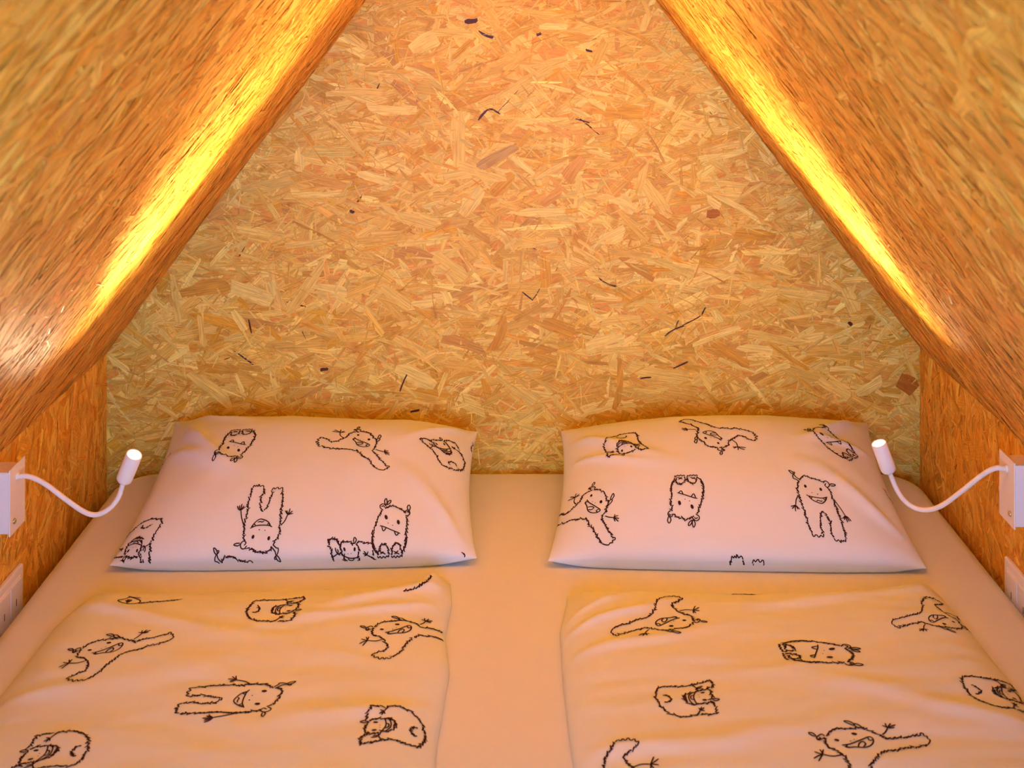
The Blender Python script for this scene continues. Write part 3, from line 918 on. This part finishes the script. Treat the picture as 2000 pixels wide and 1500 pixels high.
def spline3(P, n=60):
    P = [np.array(p, float) for p in P]
    Q = [2*P[0]-P[1]] + P + [2*P[-1]-P[-2]]
    out = []
    for i in range(1, len(Q)-2):
        for u in np.linspace(0, 1, max(4, n//(len(P)-1)), endpoint=False):
            p0, p1, p2, p3 = Q[i-1], Q[i], Q[i+1], Q[i+2]
            out.append(.5*(2*p1+(p2-p0)*u+(2*p0-5*p1+4*p2-p3)*u**2+(-p0+3*p1-3*p2+p3)*u**3))
    out.append(P[-1])
    return out

def lathe(bm, prof, seg=32):
    rings = [[bm.verts.new((r*math.cos(2*math.pi*k/seg), r*math.sin(2*math.pi*k/seg), z)) for k in range(seg)] for r, z in prof]
    for i in range(len(rings)-1):
        for k in range(seg):
            bm.faces.new((rings[i][k], rings[i][(k+1) % seg], rings[i+1][(k+1) % seg], rings[i+1][k]))
    bm.faces.new(rings[0][::-1]); bm.faces.new(rings[-1])

def reading_lamp(side, wall_x, face_x, y_far, y_near, z_top, z_bot, arm, head_base, head_dir, label):
    """side -1 left, +1 right; coordinates in metres"""
    root = empty('reading_lamp', (wall_x, (y_far+y_near)/2, (z_top+z_bot)/2))
    R = np.array(root.location)
    tag(root, label, 'lamp', 'gooseneck reading lamps')
    inw = -side
    lo, hi = sorted((wall_x-R[0], face_x-R[0]-inw*.0022))
    bm = bmesh.new(); box_bm(bm, lo, hi, y_near-R[1], y_far-R[1]-.014, z_bot-R[2]+.004, z_top-R[2]-.004, .0012)
    link('mounting_box', bm_mesh(bm, 'mounting_box'), M_WHITE, root)
    lo, hi = sorted((face_x-R[0], face_x-R[0]-inw*.0022))
    bm = bmesh.new(); box_bm(bm, lo, hi, y_near-R[1]-.001, y_far-R[1], z_bot-R[2], z_top-R[2], .0009)
    cover = link('cover_plate', bm_mesh(bm, 'cover_plate'), M_WHITE, root)
    # screw low on the cover
    bm = bmesh.new(); lathe(bm, [(.0042, 0), (.0042, .0010), (.0034, .0022), (.0016, .0028), (.0005, .0029)], 20)
    sc_ = link('screw', bm_mesh(bm, 'screw'), M_STEEL, cover, True)
    sc_.location = (face_x-R[0], y_near-R[1]+.014*1.0, z_bot-R[2]+.018)
    sc_.rotation_euler = (0, inw*math.pi/2, 0)
    # push switch on the side facing the bed foot
    bm = bmesh.new(); lathe(bm, [(.0030, 0), (.0030, .0012), (.0022, .002), (.0006, .0021)], 18)
    b_ = link('push_switch', bm_mesh(bm, 'push_switch'), M_DARK, root, True)
    b_.location = ((wall_x+face_x)/2-R[0]-inw*.002, y_near-R[1], (z_top*.35+z_bot*.65)-R[2]+.006)
    b_.rotation_euler = (math.pi/2, 0, 0)
    bm = bmesh.new(); tube(bm, [p-R for p in spline3(arm, 70)], .0038, 16)
    link('gooseneck', bm_mesh(bm, 'gooseneck'), M_RUBBER, root, True)
    # collar where the neck leaves the cover
    bm = bmesh.new(); lathe(bm, [(.0056, 0), (.0056, .0012), (.0046, .0026), (.0040, .0028)], 24)
    c_ = link('neck_collar', bm_mesh(bm, 'neck_collar'), M_WHITE, cover, True)
    c_.location = Vector(arm[0])-Vector(R); c_.rotation_euler = (0, inw*math.pi/2, 0)
    d = Vector(head_dir).normalized()
    q = d.to_track_quat('Z', 'Y')
    bm = bmesh.new()
    lathe(bm, [(.0040, -.004), (.0043, 0), (.0098, .0014), (.0119, .0040), (.0123, .007), (.0123, .0505), (.0119, .0512), (.0108, .0512), (.0106, .0495), (.0104, .0480)], 36)
    h = link('lamp_head', bm_mesh(bm, 'lamp_head'), M_WHITE, root)
    h.data.shade_auto_smooth(angle=math.radians(40)) if hasattr(h.data, 'shade_auto_smooth') else h.data.shade_smooth()
    h.location = Vector(head_base)-Vector(R); h.rotation_mode = 'QUATERNION'; h.rotation_quaternion = q
    bm = bmesh.new(); lathe(bm, [(.0103, .0486), (.0102, .0492), (.007, .0497), (.0005, .0499)], 32)
    ln = link('lens', bm_mesh(bm, 'lens'), M_LENS, h, True)
    for nm, watt, deg in (('lamp_beam', SPOT_W, 62), ('lamp_spill', SPILL_W, 110)):
        ld = bpy.data.lights.new(nm, 'SPOT')
        ld.energy = watt; ld.color = SPOT_COL; ld.spot_size = math.radians(deg); ld.spot_blend = 1.0
        ld.shadow_soft_size = .009
        lo_ = bpy.data.objects.new(nm, ld); COL.objects.link(lo_)
        lo_.parent = h; lo_.location = (0, 0, .0540); lo_.rotation_euler = (math.pi, 0, 0)
    return root

FX = 2353.0
def P3(px, py, y):
    """photo measurement -> metres at depth y"""
    return np.array([(px-1000)*y/FX, y, CAMZ-(py+45)*y/FX])
yl = 1.845
reading_lamp(-1, XL, -.7576, 1.875, 1.819, .217, .116,
    [(-.7576, yl, P3(36, 930, yl)[2]), P3(58, 931, yl), P3(88, 945, yl), P3(128, 975, yl), P3(165, 1000, yl), P3(190, 1005, yl), P3(214, 993, yl), P3(232, 970, yl), P3(241, 940, yl)],
    P3(241, 940, yl), (.45, -.25, 1.0), 'white gooseneck reading lamp on the left wall, lens turned towards the viewer')
yr = 1.845
reading_lamp(1, XR, .7580, 1.875, 1.819, .228, .127,
    [(.7580, yr, P3(1962, 915, yr)[2]), P3(1942, 915, yr), P3(1915, 930, yr+.01), P3(1880, 958, yr+.03), P3(1838, 988, yr+.055), P3(1805, 996, yr+.075), P3(1776, 986, yr+.088), P3(1755, 962, yr+.093), P3(1737, 922, yr+.096)],
    P3(1737, 922, yr+.096), (-.38, -.06, 1.0), 'white gooseneck reading lamp on the right wall, lens seen edge on')

# ------------------------------------------------------------------ wall switches
def wall_switch(side, wall_x, y_far, z_top, label):
    inw = -side
    root = empty('wall_switch', (wall_x, y_far-.06, z_top-.043))
    tag(root, label, 'switch', 'switch plates')
    def slab(n, y0, y1, z0, z1, d0, d1, mat, par, bev):
        lo, hi = sorted((inw*d0, inw*d1))
        bm = bmesh.new(); box_bm(bm, lo, hi, y0, y1, z0, z1, bev, 3)
        return link(n, bm_mesh(bm, n), mat, par)
    slab('plate', -.060, .060, -.043, .043, 0, .0085, M_PLAST, root, .003)
    slab('inner_frame', -.046, .046, -.031, .031, .006, .0102, M_PLAST, root, .0012)
    for y0, y1 in ((.002, .043), (-.043, -.002)):
        k = slab('rocker', y0, y1, -.028, .028, .008, .0122, M_PLAST, root, .0015)
        slab('rocker_mark', (y0+y1)/2-.0012, (y0+y1)/2+.0012, -.008, .003, .0112, .01235, M_DARK, k, 0)
    return root
wall_switch(-1, XL, 1.947, .016, 'white switch plate low on the left wall beside the mattress')
wall_switch(1, XR, 1.945, .028, 'white switch plate low on the right wall beside the mattress')
